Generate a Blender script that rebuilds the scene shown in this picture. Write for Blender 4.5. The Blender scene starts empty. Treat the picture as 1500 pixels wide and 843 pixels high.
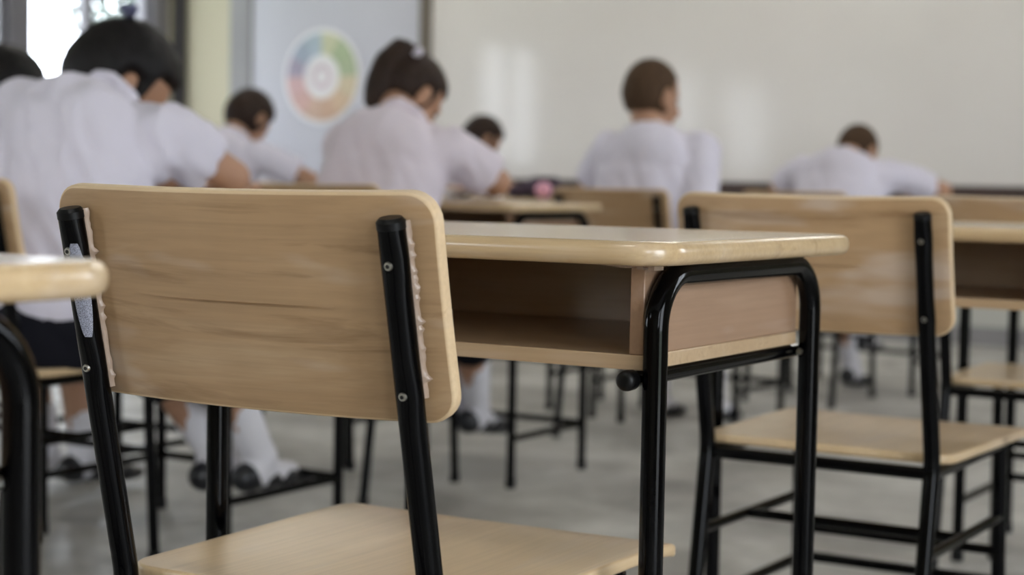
import bpy, bmesh, math, random
from mathutils import Vector, Matrix, Euler, noise
R = math.radians
PI = math.pi
scene = bpy.context.scene
COL = scene.collection
random.seed(7)

LAMP = 30.0
SKY = 9.5
# ------------------------------------------------------------------ materials
def srgb(r, g, b):
    f = lambda c: (c / 255 / 12.92) if c / 255 <= .04045 else ((c / 255 + .055) / 1.055) ** 2.4
    return (f(r), f(g), f(b), 1.0)

def new_mat(name):
    m = bpy.data.materials.new(name)
    m.use_nodes = True
    nt = m.node_tree
    b = nt.nodes['Principled BSDF']
    return m, nt, b

def N(nt, kind, **kw):
    n = nt.nodes.new(kind)
    for k, v in kw.items():
        if k in n.inputs.keys():
            n.inputs[k].default_value = v
        else:
            setattr(n, k, v)
    return n

def ramp(nt, stops):
    n = nt.nodes.new('ShaderNodeValToRGB')
    el = n.color_ramp.elements
    while len(el) < len(stops):
        el.new(.5)
    for e, (p, c) in zip(el, stops):
        e.position = p
        e.color = c
    return n

def flat(name, col, rough=.5, spec=.5, metal=0, bump=0, bscale=200, var=.06, vscale=6):
    m, nt, b = new_mat(name)
    tc = N(nt, 'ShaderNodeTexCoord')
    nz = N(nt, 'ShaderNodeTexNoise', Scale=vscale, Detail=4.0)
    nt.links.new(tc.outputs['Object'], nz.inputs['Vector'])
    d = tuple(c * (1 - var) for c in col[:3]) + (1,)
    l = tuple(min(1, c * (1 + var)) for c in col[:3]) + (1,)
    rp = ramp(nt, [(.3, d), (.7, l)])
    nt.links.new(nz.outputs['Fac'], rp.inputs['Fac'])
    nt.links.new(rp.outputs['Color'], b.inputs['Base Color'])
    b.inputs['Roughness'].default_value = rough
    b.inputs['Specular IOR Level'].default_value = spec
    b.inputs['Metallic'].default_value = metal
    if bump:
        n2 = N(nt, 'ShaderNodeTexNoise', Scale=bscale, Detail=3.0)
        nt.links.new(tc.outputs['Object'], n2.inputs['Vector'])
        bp = N(nt, 'ShaderNodeBump', Strength=bump, Distance=.002)
        nt.links.new(n2.outputs['Fac'], bp.inputs['Height'])
        nt.links.new(bp.outputs['Normal'], b.inputs['Normal'])
    return m

def wood(name, axis, base, dark, light, rough=.35, coat=.0, streak=.5, wear=.25, veins=.5):
    """Plywood whose grain runs along one object axis, with soft darker streaks."""
    m, nt, b = new_mat(name)
    tc = N(nt, 'ShaderNodeTexCoord')
    oi = N(nt, 'ShaderNodeObjectInfo')
    add = N(nt, 'ShaderNodeVectorMath', operation='ADD')
    mul = N(nt, 'ShaderNodeVectorMath', operation='SCALE')
    comb = N(nt, 'ShaderNodeCombineXYZ')
    for i in range(3):
        nt.links.new(oi.outputs['Random'], comb.inputs[i])
    mul.inputs['Scale'].default_value = 13.0
    nt.links.new(comb.outputs[0], mul.inputs[0])
    nt.links.new(tc.outputs['Object'], add.inputs[0])
    nt.links.new(mul.outputs[0], add.inputs[1])
    def grain(lo, hi, detail, dist):
        mp = N(nt, 'ShaderNodeMapping')
        s = [hi, hi, hi]
        s[axis] = lo
        mp.inputs['Scale'].default_value = s
        nt.links.new(add.outputs[0], mp.inputs['Vector'])
        nz = N(nt, 'ShaderNodeTexNoise', Scale=1.0, Detail=detail, Roughness=.6, Distortion=dist)
        nt.links.new(mp.outputs[0], nz.inputs['Vector'])
        return nz
    fine = grain(5, 210, 4, .2)
    bands = grain(2.2, 17, 5, .9)
    blot = grain(5, 6, 3, .4)
    r1 = ramp(nt, [(.25, light), (.5, base), (.66, base), (.8, dark)])
    nt.links.new(bands.outputs['Fac'], r1.inputs['Fac'])
    mx = N(nt, 'ShaderNodeMix', data_type='RGBA', blend_type='MULTIPLY')
    r2 = ramp(nt, [(.3, (.80, .78, .76, 1)), (.6, (1, 1, 1, 1))])
    nt.links.new(fine.outputs['Fac'], r2.inputs['Fac'])
    mx.inputs[0].default_value = streak
    nt.links.new(r1.outputs[0], mx.inputs[6])
    nt.links.new(r2.outputs[0], mx.inputs[7])
    mx2 = N(nt, 'ShaderNodeMix', data_type='RGBA', blend_type='MULTIPLY')
    r3 = ramp(nt, [(.3, (.86, .84, .82, 1)), (.65, (1.0, 1.0, 1.0, 1))])
    nt.links.new(blot.outputs['Fac'], r3.inputs['Fac'])
    mx2.inputs[0].default_value = .8
    nt.links.new(mx.outputs[2], mx2.inputs[6])
    nt.links.new(r3.outputs[0], mx2.inputs[7])
    worn = grain(3.2, 15, 3, .3)
    r4 = ramp(nt, [(.56, (0, 0, 0, 1)), (.70, (1, 1, 1, 1))])
    nt.links.new(worn.outputs['Fac'], r4.inputs['Fac'])
    sc_ = N(nt, 'ShaderNodeMath', operation='MULTIPLY')
    sc_.inputs[1].default_value = wear
    nt.links.new(r4.outputs[0], sc_.inputs[0])
    mx3 = N(nt, 'ShaderNodeMix', data_type='RGBA', blend_type='MIX')
    nt.links.new(sc_.outputs[0], mx3.inputs[0])
    nt.links.new(mx2.outputs[2], mx3.inputs[6])
    mx3.inputs[7].default_value = srgb(206, 190, 178)
    thin = grain(1.3, 30, 6, .5)
    r5 = ramp(nt, [(.60, (1, 1, 1, 1)), (.68, (.66, .60, .54, 1)), (.74, (1, 1, 1, 1))])
    nt.links.new(thin.outputs['Fac'], r5.inputs['Fac'])
    mx4 = N(nt, 'ShaderNodeMix', data_type='RGBA', blend_type='MULTIPLY')
    mx4.inputs[0].default_value = veins
    nt.links.new(mx3.outputs[2], mx4.inputs[6])
    nt.links.new(r5.outputs[0], mx4.inputs[7])
    nt.links.new(mx4.outputs[2], b.inputs['Base Color'])
    b.inputs['Roughness'].default_value = rough
    b.inputs['Coat Weight'].default_value = coat
    b.inputs['Coat Roughness'].default_value = .18
    bp = N(nt, 'ShaderNodeBump', Strength=.12, Distance=.0008)
    nt.links.new(fine.outputs['Fac'], bp.inputs['Height'])
    nt.links.new(bp.outputs['Normal'], b.inputs['Normal'])
    return m

M = {}
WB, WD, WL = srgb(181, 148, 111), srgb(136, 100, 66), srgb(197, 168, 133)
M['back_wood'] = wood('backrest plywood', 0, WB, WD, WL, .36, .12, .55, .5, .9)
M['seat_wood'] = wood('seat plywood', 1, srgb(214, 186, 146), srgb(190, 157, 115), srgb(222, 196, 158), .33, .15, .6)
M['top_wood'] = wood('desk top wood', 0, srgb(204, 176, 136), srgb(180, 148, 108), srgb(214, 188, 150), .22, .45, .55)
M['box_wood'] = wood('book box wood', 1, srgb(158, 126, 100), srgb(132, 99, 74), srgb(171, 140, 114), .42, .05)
M['boxx_wood'] = wood('book box board', 0, srgb(190, 162, 128), srgb(164, 132, 100), srgb(200, 174, 140), .32, .25)
M['ply_edge'] = wood('plywood edge', 0, srgb(214, 186, 148), srgb(196, 166, 128), srgb(222, 198, 162), .45)
M['black_metal'] = flat('black painted steel', srgb(2, 2, 3), .10, .15, bump=.02, bscale=260)
M['rubber'] = flat('black plastic', srgb(4, 4, 5), .4, .25)
M['nickel'] = flat('nickel rivet', srgb(190, 188, 180), .3, metal=1)
M['rivet_hole'] = flat('rivet hole', srgb(40, 38, 36), .5, metal=.5)
M['film'] = flat('torn clear film', srgb(160, 138, 120), .3)
M['shirt'] = flat('white cotton shirt', srgb(219, 214, 227), .85, .2, bump=.15, bscale=400, var=.02)
M['shirt_pink'] = flat('off white cotton blouse', srgb(222, 211, 220), .85, .2, bump=.15, bscale=400, var=.02)
M['skin'] = flat('skin', srgb(176, 134, 108), .5, .4, bump=.05, bscale=300, var=.05)
M['navy'] = flat('dark navy cloth', srgb(16, 16, 25), .85, .2, bump=.2, bscale=400)
M['sock'] = flat('white sock', srgb(222, 220, 226), .9, .1, bump=.2, bscale=300)
M['shoe'] = flat('black leather', srgb(20, 21, 26), .35)
M['eye'] = flat('dark eye', srgb(24, 18, 15), .2)
M['ribbon'] = flat('dusky blue ribbon', srgb(84, 86, 118), .6)
M['paper'] = flat('white paper', srgb(236, 234, 236), .8, .2, var=.01)
M['purple'] = flat('dark purple cloth', srgb(74, 62, 76), .8, .2)
M['pink'] = flat('pink fluff', srgb(226, 170, 190), .9, .1)
M['grey_case'] = flat('grey pencil case cloth', srgb(96, 92, 100), .8, .2)
M['cream'] = flat('cream wall paint', srgb(188, 181, 158), .7, .3, var=.02, vscale=1.5)
M['lower_wall'] = flat('pale grey wall paint', srgb(196, 196, 190), .6, .3, var=.03, vscale=1.5)
M['ceiling'] = flat('ceiling paint', srgb(226, 226, 222), .8, .2, var=.01)
M['grey_frame'] = flat('grey aluminium', srgb(128, 125, 132), .45, .5, metal=.2)
M['dark_frame'] = flat('dark grey aluminium', srgb(70, 68, 72), .45, .5, metal=.2)
M['grey_board'] = flat('grey board edge', srgb(140, 138, 140), .6)
M['board_panel'] = flat('white display panel', srgb(197, 197, 207), .6, .3, var=.02, vscale=2)
M['stile'] = flat('olive brown wood trim', srgb(104, 94, 82), .5, var=.1)
M['tray'] = flat('dark brown wood trim', srgb(70, 52, 46), .45, var=.15, vscale=12)
M['bark'] = flat('bark', srgb(84, 74, 62), .9, var=.3, vscale=8)
M['leaf'] = flat('leaves', srgb(84, 95, 90), .6, var=.35, vscale=2)
M['lawn'] = flat('grass ground', srgb(128, 140, 112), .9, var=.25, vscale=2)
M['corridor'] = flat('pale corridor concrete', srgb(196, 194, 190), .7, var=.06)
M['lamp_metal'] = flat('white lamp metal', srgb(230, 230, 228), .4)

def whiteboard_mat():
    m, nt, b = new_mat('glossy whiteboard')
    tc = N(nt, 'ShaderNodeTexCoord')
    nz = N(nt, 'ShaderNodeTexNoise', Scale=1.2, Detail=3.0)
    nt.links.new(tc.outputs['Object'], nz.inputs['Vector'])
    rp = ramp(nt, [(.3, srgb(226, 221, 218)), (.7, srgb(231, 227, 224))])
    nt.links.new(nz.outputs['Fac'], rp.inputs['Fac'])
    nt.links.new(rp.outputs[0], b.inputs['Base Color'])
    b.inputs['Roughness'].default_value = .09
    b.inputs['Specular IOR Level'].default_value = .3
    return m
M['whiteboard'] = whiteboard_mat()

def floor_mat():
    m, nt, b = new_mat('worn polished concrete')
    tc = N(nt, 'ShaderNodeTexCoord')
    n1 = N(nt, 'ShaderNodeTexNoise', Scale=2.4, Detail=6.0, Roughness=.60, Distortion=.8)
    n2 = N(nt, 'ShaderNodeTexNoise', Scale=22.0, Detail=5.0, Roughness=.7)
    n3 = N(nt, 'ShaderNodeTexNoise', Scale=5.0, Detail=4.0, Roughness=.6, Distortion=1.2)
    for n in (n1, n2, n3):
        nt.links.new(tc.outputs['Object'], n.inputs['Vector'])
    rp = ramp(nt, [(.3, srgb(142, 138, 134)), (.5, srgb(186, 183, 178)), (.7, srgb(222, 219, 214))])
    nt.links.new(n1.outputs['Fac'], rp.inputs['Fac'])
    r2 = ramp(nt, [(.35, (.86, .86, .86, 1)), (.65, (1, 1, 1, 1))])
    nt.links.new(n2.outputs['Fac'], r2.inputs['Fac'])
    r3 = ramp(nt, [(.30, (.80, .80, .81, 1)), (.60, (1, 1, 1, 1))])
    nt.links.new(n3.outputs['Fac'], r3.inputs['Fac'])
    mx = N(nt, 'ShaderNodeMix', data_type='RGBA', blend_type='MULTIPLY')
    mx.inputs[0].default_value = 1
    nt.links.new(rp.outputs[0], mx.inputs[6])
    nt.links.new(r2.outputs[0], mx.inputs[7])
    mx2 = N(nt, 'ShaderNodeMix', data_type='RGBA', blend_type='MULTIPLY')
    mx2.inputs[0].default_value = .8
    nt.links.new(mx.outputs[2], mx2.inputs[6])
    nt.links.new(r3.outputs[0], mx2.inputs[7])
    nt.links.new(mx2.outputs[2], b.inputs['Base Color'])
    rr = ramp(nt, [(.3, (.36, .36, .36, 1)), (.7, (.6, .6, .6, 1))])
    nt.links.new(n3.outputs['Fac'], rr.inputs['Fac'])
    nt.links.new(rr.outputs[0], b.inputs['Roughness'])
    return m
M['floor'] = floor_mat()

def hair_mat(name, c1, c2, rough=.42):
    m, nt, b = new_mat(name)
    tc = N(nt, 'ShaderNodeTexCoord')
    mp = N(nt, 'ShaderNodeMapping')
    mp.inputs['Scale'].default_value = (160, 160, 14)
    nt.links.new(tc.outputs['Object'], mp.inputs['Vector'])
    nz = N(nt, 'ShaderNodeTexNoise', Scale=1.0, Detail=3.0)
    nt.links.new(mp.outputs[0], nz.inputs['Vector'])
    rp = ramp(nt, [(.3, c1), (.7, c2)])
    nt.links.new(nz.outputs['Fac'], rp.inputs['Fac'])
    nt.links.new(rp.outputs[0], b.inputs['Base Color'])
    b.inputs['Roughness'].default_value = rough
    b.inputs['Specular IOR Level'].default_value = .22
    bp = N(nt, 'ShaderNodeBump', Strength=.5, Distance=.002)
    nt.links.new(nz.outputs['Fac'], bp.inputs['Height'])
    nt.links.new(bp.outputs['Normal'], b.inputs['Normal'])
    return m
M['hair_black'] = hair_mat('black hair', srgb(12, 10, 11), srgb(25, 21, 22), .55)
M['hair_brown'] = hair_mat('dark brown hair', srgb(32, 21, 16), srgb(54, 38, 30), .55)
M['hair_crop'] = hair_mat('cropped brown hair', srgb(56, 40, 26), srgb(84, 63, 44), .7)

def glass_mat():
    m, nt, b = new_mat('window glass')
    nt.nodes.remove(b)
    t = N(nt, 'ShaderNodeBsdfTransparent')
    g = N(nt, 'ShaderNodeBsdfGlossy', Roughness=.02)
    mx = N(nt, 'ShaderNodeMixShader')
    mx.inputs[0].default_value = .05
    nt.links.new(t.outputs[0], mx.inputs[1])
    nt.links.new(g.outputs[0], mx.inputs[2])
    nt.links.new(mx.outputs[0], nt.nodes['Material Output'].inputs[0])
    return m
M['glass'] = glass_mat()

# ------------------------------------------------------------------ object helpers
def obj(name, bm, mat, parent=None, smooth=True, bevel=0, bseg=2, loc=None):
    me = bpy.data.meshes.new(name)
    bmesh.ops.recalc_face_normals(bm, faces=bm.faces[:])
    bm.to_mesh(me)
    bm.free()
    for mm in (mat if isinstance(mat, (list, tuple)) else [mat]):
        me.materials.append(mm)
    if smooth:
        for p in me.polygons:
            p.use_smooth = True
        try:
            me.set_sharp_from_angle(angle=R(40))
        except Exception:
            pass
    o = bpy.data.objects.new(name, me)
    COL.objects.link(o)
    if parent:
        o.parent = parent
    if loc:
        o.location = loc
    if bevel:
        b = o.modifiers.new('edge', 'BEVEL')
        b.width = bevel
        b.segments = bseg
        b.limit_method = 'ANGLE'
        b.angle_limit = R(50)
        b.harden_normals = False
    return o

def tag(o, label=None, cat=None, group=None, kind=None):
    if label: o['label'] = label
    if cat: o['category'] = cat
    if group: o['group'] = group
    if kind: o['kind'] = kind
    return o

def empty(name, loc=(0, 0, 0), rz=0):
    o = bpy.data.objects.new(name, None)
    o.empty_display_size = .1
    COL.objects.link(o)
    o.location = loc
    o.rotation_euler = (0, 0, rz)
    return o

KIDS = {}
def copy_tree(o, parent=None):
    c = o.copy()
    COL.objects.link(c)
    if parent:
        c.parent = parent
    for ch in list(o.children):
        copy_tree(ch, c)
    return c

def box(bm, x0, x1, y0, y1, z0, z1):
    vs = [bm.verts.new(p) for p in ((x0, y0, z0), (x1, y0, z0), (x1, y1, z0), (x0, y1, z0),
                                    (x0, y0, z1), (x1, y0, z1), (x1, y1, z1), (x0, y1, z1))]
    for f in ((0, 3, 2, 1), (4, 5, 6, 7), (0, 1, 5, 4), (1, 2, 6, 5), (2, 3, 7, 6), (3, 0, 4, 7)):
        bm.faces.new([vs[i] for i in f])

def boxbm(*a):
    bm = bmesh.new()
    box(bm, *a)
    return bm

def fillet(pts, rad, n=8):
    pts = [Vector(p) for p in pts]
    out = [pts[0]]
    for i in range(1, len(pts) - 1):
        a, b, c = pts[i - 1], pts[i], pts[i + 1]
        u, v = (a - b).normalized(), (c - b).normalized()
        ang = u.angle(v)
        if ang > PI - .02:
            out.append(b)
            continue
        d = min(rad / math.tan(ang / 2), (a - b).length * .49, (c - b).length * .49)
        rr = d * math.tan(ang / 2)
        cen = b + (u + v).normalized() * (rr / math.sin(ang / 2))
        p0, p1 = b + u * d - cen, b + v * d - cen
        tot = p0.angle(p1)
        ax = p0.cross(p1).normalized()
        for k in range(n + 1):
            out.append(cen + Matrix.Rotation(tot * k / n, 3, ax) @ p0)
    out.append(pts[-1])
    return out

def tube(bm, pts, rad, seg=16, caps=True, scale_fn=None):
    """Sweep a circle along a polyline; scale_fn(i, n) may flatten a ring: (su, sv)."""
    pts = [Vector(p) for p in pts]
    n = len(pts)
    tang = []
    for i in range(n):
        a = pts[max(0, i - 1)]
        b = pts[min(n - 1, i + 1)]
        tang.append((b - a).normalized())
    ref = Vector((1, 0, 0)) if abs(tang[0].x) < .9 else Vector((0, 1, 0))
    u = (ref - tang[0] * ref.dot(tang[0])).normalized()
    rings = []
    for i in range(n):
        if i:
            ax = tang[i - 1].cross(tang[i])
            if ax.length > 1e-6:
                u = Matrix.Rotation(tang[i - 1].angle(tang[i]), 3, ax.normalized()) @ u
        u = (u - tang[i] * u.dot(tang[i])).normalized()
        v = tang[i].cross(u)
        r = rad[i] if isinstance(rad, (list, tuple)) else rad
        su, sv = scale_fn(i, n) if scale_fn else (1, 1)
        rings.append([bm.verts.new(pts[i] + u * (r * su * math.cos(2 * PI * k / seg)) + v * (r * sv * math.sin(2 * PI * k / seg))) for k in range(seg)])
    for a, b in zip(rings, rings[1:]):
        for k in range(seg):
            bm.faces.new((a[k], a[(k + 1) % seg], b[(k + 1) % seg], b[k]))
    if caps:
        bm.faces.new(rings[0][::-1])
        bm.faces.new(rings[-1])

def plate(bm, w, h, r, fn, t, nv=8, nx=14, taper=0.0):
    """Rounded rectangle plate. fn(u, v, s) maps plate coordinates to space, s = +-t/2."""
    us = []
    for k in range(7):
        a = PI / 2 * (1 - k / 6)
        us.append((-(w / 2 - r + r * math.sin(a)), h / 2 - r + r * math.cos(a)))
    for k in range(1, nx):
        us.append((-(w / 2 - r) + (w - 2 * r) * k / nx, h / 2))
    us += [(-u, e) for u, e in us[:7][::-1]]
    fr, bk = [], []
    for u, e in us:
        c1, c2 = [], []
        for j in range(nv + 1):
            v = -e + 2 * e * j / nv
            uu = u * (1 + taper * (v / h))
            c1.append(bm.verts.new(fn(uu, v, t / 2)))
            c2.append(bm.verts.new(fn(uu, v, -t / 2)))
        fr.append(c1)
        bk.append(c2)
    for i in range(len(us) - 1):
        for j in range(nv):
            bm.faces.new((fr[i][j], fr[i + 1][j], fr[i + 1][j + 1], fr[i][j + 1]))
            bm.faces.new((bk[i][j], bk[i][j + 1], bk[i + 1][j + 1], bk[i + 1][j]))
        bm.faces.new((fr[i][0], bk[i][0], bk[i + 1][0], fr[i + 1][0]))
        bm.faces.new((fr[i][nv], fr[i + 1][nv], bk[i + 1][nv], bk[i][nv]))
    for c, d in ((fr[0], bk[0]), (fr[-1], bk[-1])):
        for j in range(nv):
            bm.faces.new((c[j], c[j + 1], d[j + 1], d[j]))

def slab(bm, w, h, r, t, rb, fn, ne=10, nc=7, taper=0.0, edge_mat=0):
    """Rounded rectangle board with rounded edges; fn(u, v, s) maps board coordinates to space."""
    def ring(d, s):
        hw, hh, rr = w / 2 - d, h / 2 - d, max(r - d, .0004)
        rr = min(rr, hw * .999, hh * .999)
        pts = []
        for cx, cy, a0 in ((1, 1, 0), (-1, 1, 90), (-1, -1, 180), (1, -1, 270)):
            for k in range(nc + 1):
                a = R(a0 + 90 * k / nc)
                pts.append((cx * (hw - rr) + rr * math.cos(a), cy * (hh - rr) + rr * math.sin(a)))
            a = R(a0 + 90)
            x0, y0 = pts[-1]
            nx_, ny_ = {0: (-1, 1), 90: (-1, -1), 180: (1, -1), 270: (1, 1)}[a0]
            b0 = R(a0 + 90)
            x1, y1 = nx_ * (hw - rr) + rr * math.cos(b0), ny_ * (hh - rr) + rr * math.sin(b0)
            for k in range(1, ne):
                pts.append((x0 + (x1 - x0) * k / ne, y0 + (y1 - y0) * k / ne))
        return [bm.verts.new(fn(u * (1 + taper * (v / h)), v, s)) for u, v in pts]
    D = min(w, h) / 2
    inner = [rb + (D - rb) * q for q in (.985, .85, .65, .45, .25, .1)]
    rings = [(ring(d, -t / 2), 0) for d in inner]
    K = 5
    for k in range(K + 1):
        a = PI / 2 * k / K
        rings.append((ring(rb * (1 - math.sin(a)), -t / 2 + rb * (1 - math.cos(a))), 1))
    for k in range(K + 1):
        a = PI / 2 * (1 - k / K)
        rings.append((ring(rb * (1 - math.sin(a)), t / 2 - rb * (1 - math.cos(a))), 1 if k < K else 0))
    rings += [(ring(d, t / 2), 0) for d in inner[::-1]]
    n = len(rings[0][0])
    for (a, fa), (b, fb) in zip(rings, rings[1:]):
        for k in range(n):
            f = bm.faces.new((a[k], a[(k + 1) % n], b[(k + 1) % n], b[k]))
            if fa and (fb or True) and fa == 1:
                f.material_index = edge_mat
    bm.faces.new(rings[0][0][::-1])
    bm.faces.new(rings[-1][0])

def ball(bm, c, rad, seg=16, rings=10, rot=None):
    if not isinstance(rad, (tuple, list)):
        rad = (rad, rad, rad)
    m = Matrix.Translation(Vector(c)) @ (rot.to_4x4() if rot else Matrix.Identity(4)) @ Matrix.Diagonal((rad[0], rad[1], rad[2], 1))
    bmesh.ops.create_uvsphere(bm, u_segments=seg, v_segments=rings, radius=1, matrix=m)

def disc(bm, c, nrm, rad, th, seg=16):
    q = Vector((0, 0, 1)).rotation_difference(Vector(nrm).normalized()).to_matrix().to_4x4()
    m = Matrix.Translation(Vector(c)) @ q
    bmesh.ops.create_cone(bm, cap_ends=True, segments=seg, radius1=rad, radius2=rad * .8, depth=th, matrix=m)

# ------------------------------------------------------------------ chair
TR = .0118            # tube radius of all the steel tube
PX, REC, PTOP = .172, .2208, .769
def post_y(z):
    return -REC * (z - .42) if z > .42 else -.155 * (.42 - z)

def make_chair():
    root = empty('school_chair')
    ln = Vector((0, 1, REC)).normalized()       # backrest normal (towards the sitter)
    up = Vector((0, -REC, 1)).normalized()
    zc = .693
    cen = Vector((0, post_y(zc), zc)) + ln * (TR + .0065)
    bm = bmesh.new()
    slab(bm, .408, .196, .026, .013, .0026,
         lambda u, v, s: cen + Vector((u, 0, 0)) + up * v + ln * (s + .012 * ((u / .2) ** 2 - .72) + .003 * (v / .1) ** 2),
         ne=16, edge_mat=1)
    obj('backrest', bm, [M['back_wood'], M['ply_edge']], root)
    bm = bmesh.new()
    def seat_fn(u, v, s):
        f = max(0, (v - .14) / .076)
        return Vector((u, .231 + v, .4242 + s - .012 * f * f - .004 * (1 - (u / .2) ** 2) * (1 - (v / .22) ** 2)))
    slab(bm, .398, .432, .034, .014, .0045, seat_fn, ne=14, taper=.06)
    obj('seat', bm, M['seat_wood'], root)
    for sx in (-1, 1):
        zs = [PTOP - .0015 * k for k in range(3)] + [PTOP - .02 * k for k in range(1, 18)] + [.425, .40, .38]
        zs = [z for z in zs if z > .37]
        pts = [(sx * PX, post_y(z), z) for z in zs]
        low = fillet([(sx * PX, post_y(.46), .46), (sx * PX, 0, .42), (sx * PX, post_y(.012), .012)], .14, 8)
        pts = [(sx * PX, post_y(z), z) for z in [PTOP - .0145 * k for k in range(20)] if z > .47] + low
        bm = bmesh.new()
        def dent(i, n, P=pts):
            z = P[i][2]
            d = max(math.exp(-((z - .735) / .014) ** 2), math.exp(-((z - .628) / .014) ** 2))
            return (1 + .10 * d, 1 - .16 * d)
        tube(bm, pts, TR, 18, scale_fn=dent)
        po = obj('back_post', bm, M['black_metal'], root)
        bm = bmesh.new()
        tube(bm, [(sx * PX, post_y(PTOP - .006), PTOP - .006), (sx * PX, post_y(PTOP), PTOP), (sx * PX, post_y(PTOP + .003), PTOP + .003)], [TR * 1.04, TR * 1.04, TR * .8], 18)
        obj('end_cap', bm, M['rubber'], po)
        for zz in (.735, .628):
            bm = bmesh.new()
            p = Vector((sx * PX, post_y(zz), zz)) - ln * (TR * .86)
            disc(bm, p, -ln, .0042, .003)
            sc = obj('rivet', bm, M['nickel'], po)
            bm = bmesh.new()
            disc(bm, p - ln * .0016, -ln, .0020, .0012, 10)
            bm2 = None
            tmp = bpy.data.meshes.new('t')
            bm.to_mesh(tmp); bm.free()
            full = bmesh.new(); full.from_mesh(sc.data)
            nf = len(full.faces)
            full.from_mesh(tmp)
            full.faces.ensure_lookup_table()
            for f in full.faces[nf:]:
                f.material_index = 1
            full.to_mesh(sc.data); full.free()
            sc.data.materials.append(M['rivet_hole'])
        bm = bmesh.new()
        tube(bm, [(sx * .168, .352, .405), (sx * .168, .356, .30), (sx * .170, .372, .012)], TR * .95, 14)
        lg = obj('front_leg', bm, M['black_metal'], root)
        bm = bmesh.new()
        tube(bm, [(sx * .170, .372, 0), (sx * .170, .371, .022)], TR * 1.15, 14)
        obj('foot_cap', bm, M['rubber'], lg)
        bm = bmesh.new()
        tube(bm, [(sx * PX, post_y(0), 0), (sx * PX, post_y(.022), .022)], TR * 1.15, 14)
        obj('foot_cap', bm, M['rubber'], po)
        bm = bmesh.new()
        tube(bm, [(sx * PX, post_y(.29), .29), (sx * .169, .356, .29)], .008, 12)
        obj('stretcher', bm, M['black_metal'], root)
    bm = bmesh.new()
    loop = fillet([(-PX, 0, .405), (-.168, .372, .405), (.168, .372, .405), (PX, 0, .405)], .03, 6)
    tube(bm, loop, .0095, 12)
    tube(bm, [(-PX, .004, .405), (PX, .004, .405)], .0095, 12)
    obj('seat_frame', bm, M['black_metal'], root)
    for (y, z) in ((.36, .235), (.15, .29)):
        bm = bmesh.new()
        tube(bm, [(-.17, y, z), (.17, y, z)], .008, 12)
        obj('stretcher', bm, M['black_metal'], root)
    return root

# ------------------------------------------------------------------ desk
LX, DL = .268, .3805
def make_desk():
    root = empty('school_desk')
    bm = bmesh.new()
    yc = (-.057 + .446) / 2
    slab(bm, .604, .503, .048, .0225, .0098, lambda u, v, s: Vector((u, yc + v, .739 + s)), ne=10, nc=10)
    obj('desk_top', bm, M['top_wood'], root)
    bx = LX - .013
    zb, zt = .627, .729
    for sx in (-1, 1):
        x0, x1 = sorted((sx * bx, sx * (bx - .015)))
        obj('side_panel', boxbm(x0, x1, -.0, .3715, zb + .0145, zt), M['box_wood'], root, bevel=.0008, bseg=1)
    obj('box_back', boxbm(-bx + .015, bx - .015, .358, .370, zb + .0145, zt), M['boxx_wood'], root, bevel=.0008, bseg=1)
    obj('box_shelf', boxbm(-bx - .0008, bx + .0008, -.001, .372, zb, zb + .0145), M['boxx_wood'], root, bevel=.0012, bseg=2)
    for sx in (-1, 1):
        x = sx * LX
        zt_ = .729 - TR
        pts = fillet([(x, 0, .01), (x, 0, zt_), (x, DL, zt_), (x, DL, .01)], .052, 10)
        bm = bmesh.new()
        tube(bm, pts, TR, 20)
        fr = obj('leg_frame', bm, M['black_metal'], root)
        for yy in (0, DL):
            bm = bmesh.new()
            tube(bm, [(x, yy, 0), (x, yy, .024)], TR * 1.15, 16)
            obj('foot_cap', bm, M['rubber'], fr)
        bm = bmesh.new()
        tube(bm, [(x - sx * .0200, -.014, .6190), (x - sx * .0200, DL + .004, .6190)], .0078, 16)
        rl = obj('support_rail', bm, M['black_metal'], root)
        bm = bmesh.new()
        tube(bm, [(x - sx * .0200, y, .6190) for y in (-.008, -.0095, -.017, -.0215, -.0245, -.0262)], [.0080, .0098, .0102, .0098, .0084, .0050], 18)
        obj('end_cap', bm, M['rubber'], rl)
        bm = bmesh.new()
        disc(bm, (x - sx * .006, DL - .0125, .619), (0, -1, 0), .0040, .005)
        obj('bolt', bm, M['nickel'], rl)
        bm = bmesh.new()
        tube(bm, [(x, 0, .13), (x, DL, .13)], .0095, 14)
        obj('foot_rail', bm, M['black_metal'], root)
    bm = bmesh.new()
    tube(bm, [(-LX, DL - .012, .135), (LX, DL - .012, .135)], .0095, 14)
    obj('cross_bar', bm, M['black_metal'], root)
    return root

CHAIRS = [  # x, y, rz, label
    (-.9805, 1.1968, 1.9, 'nearest wooden school chair, large bare backrest with riveted black posts and torn film'),
    (-.925, 2.355, 0.0, 'empty wooden school chair directly beyond the front desk, seat fully visible'),
    (-.885, 3.38, 0.0, 'empty school chair cut by the right edge of the photo, partly behind a desk box'),
    (-2.655, 2.28, 1.5, 'school chair under the large bowed student with black bobbed hair'),
    (-2.69, 3.47, 2.0, 'school chair under the student with the ponytail, mostly hidden by the nearest backrest'),
    (-2.565, 4.80, 0.0, 'school chair under the crop haired student, backrest seen above the front desk top'),
    (-2.47, 6.05, 0.0, 'school chair under the slumped student whose head sinks below the shoulders'),
    (-3.42, 2.60, 0.0, 'school chair under the student cut off by the left edge of the photo'),
    (-4.66, 5.05, 0.0, 'school chair under the student sitting below the colour wheel'),
    (-4.60, 6.60, 0.0, 'school chair under the small far student turned to the right beside the whiteboard glare'),
]
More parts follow.
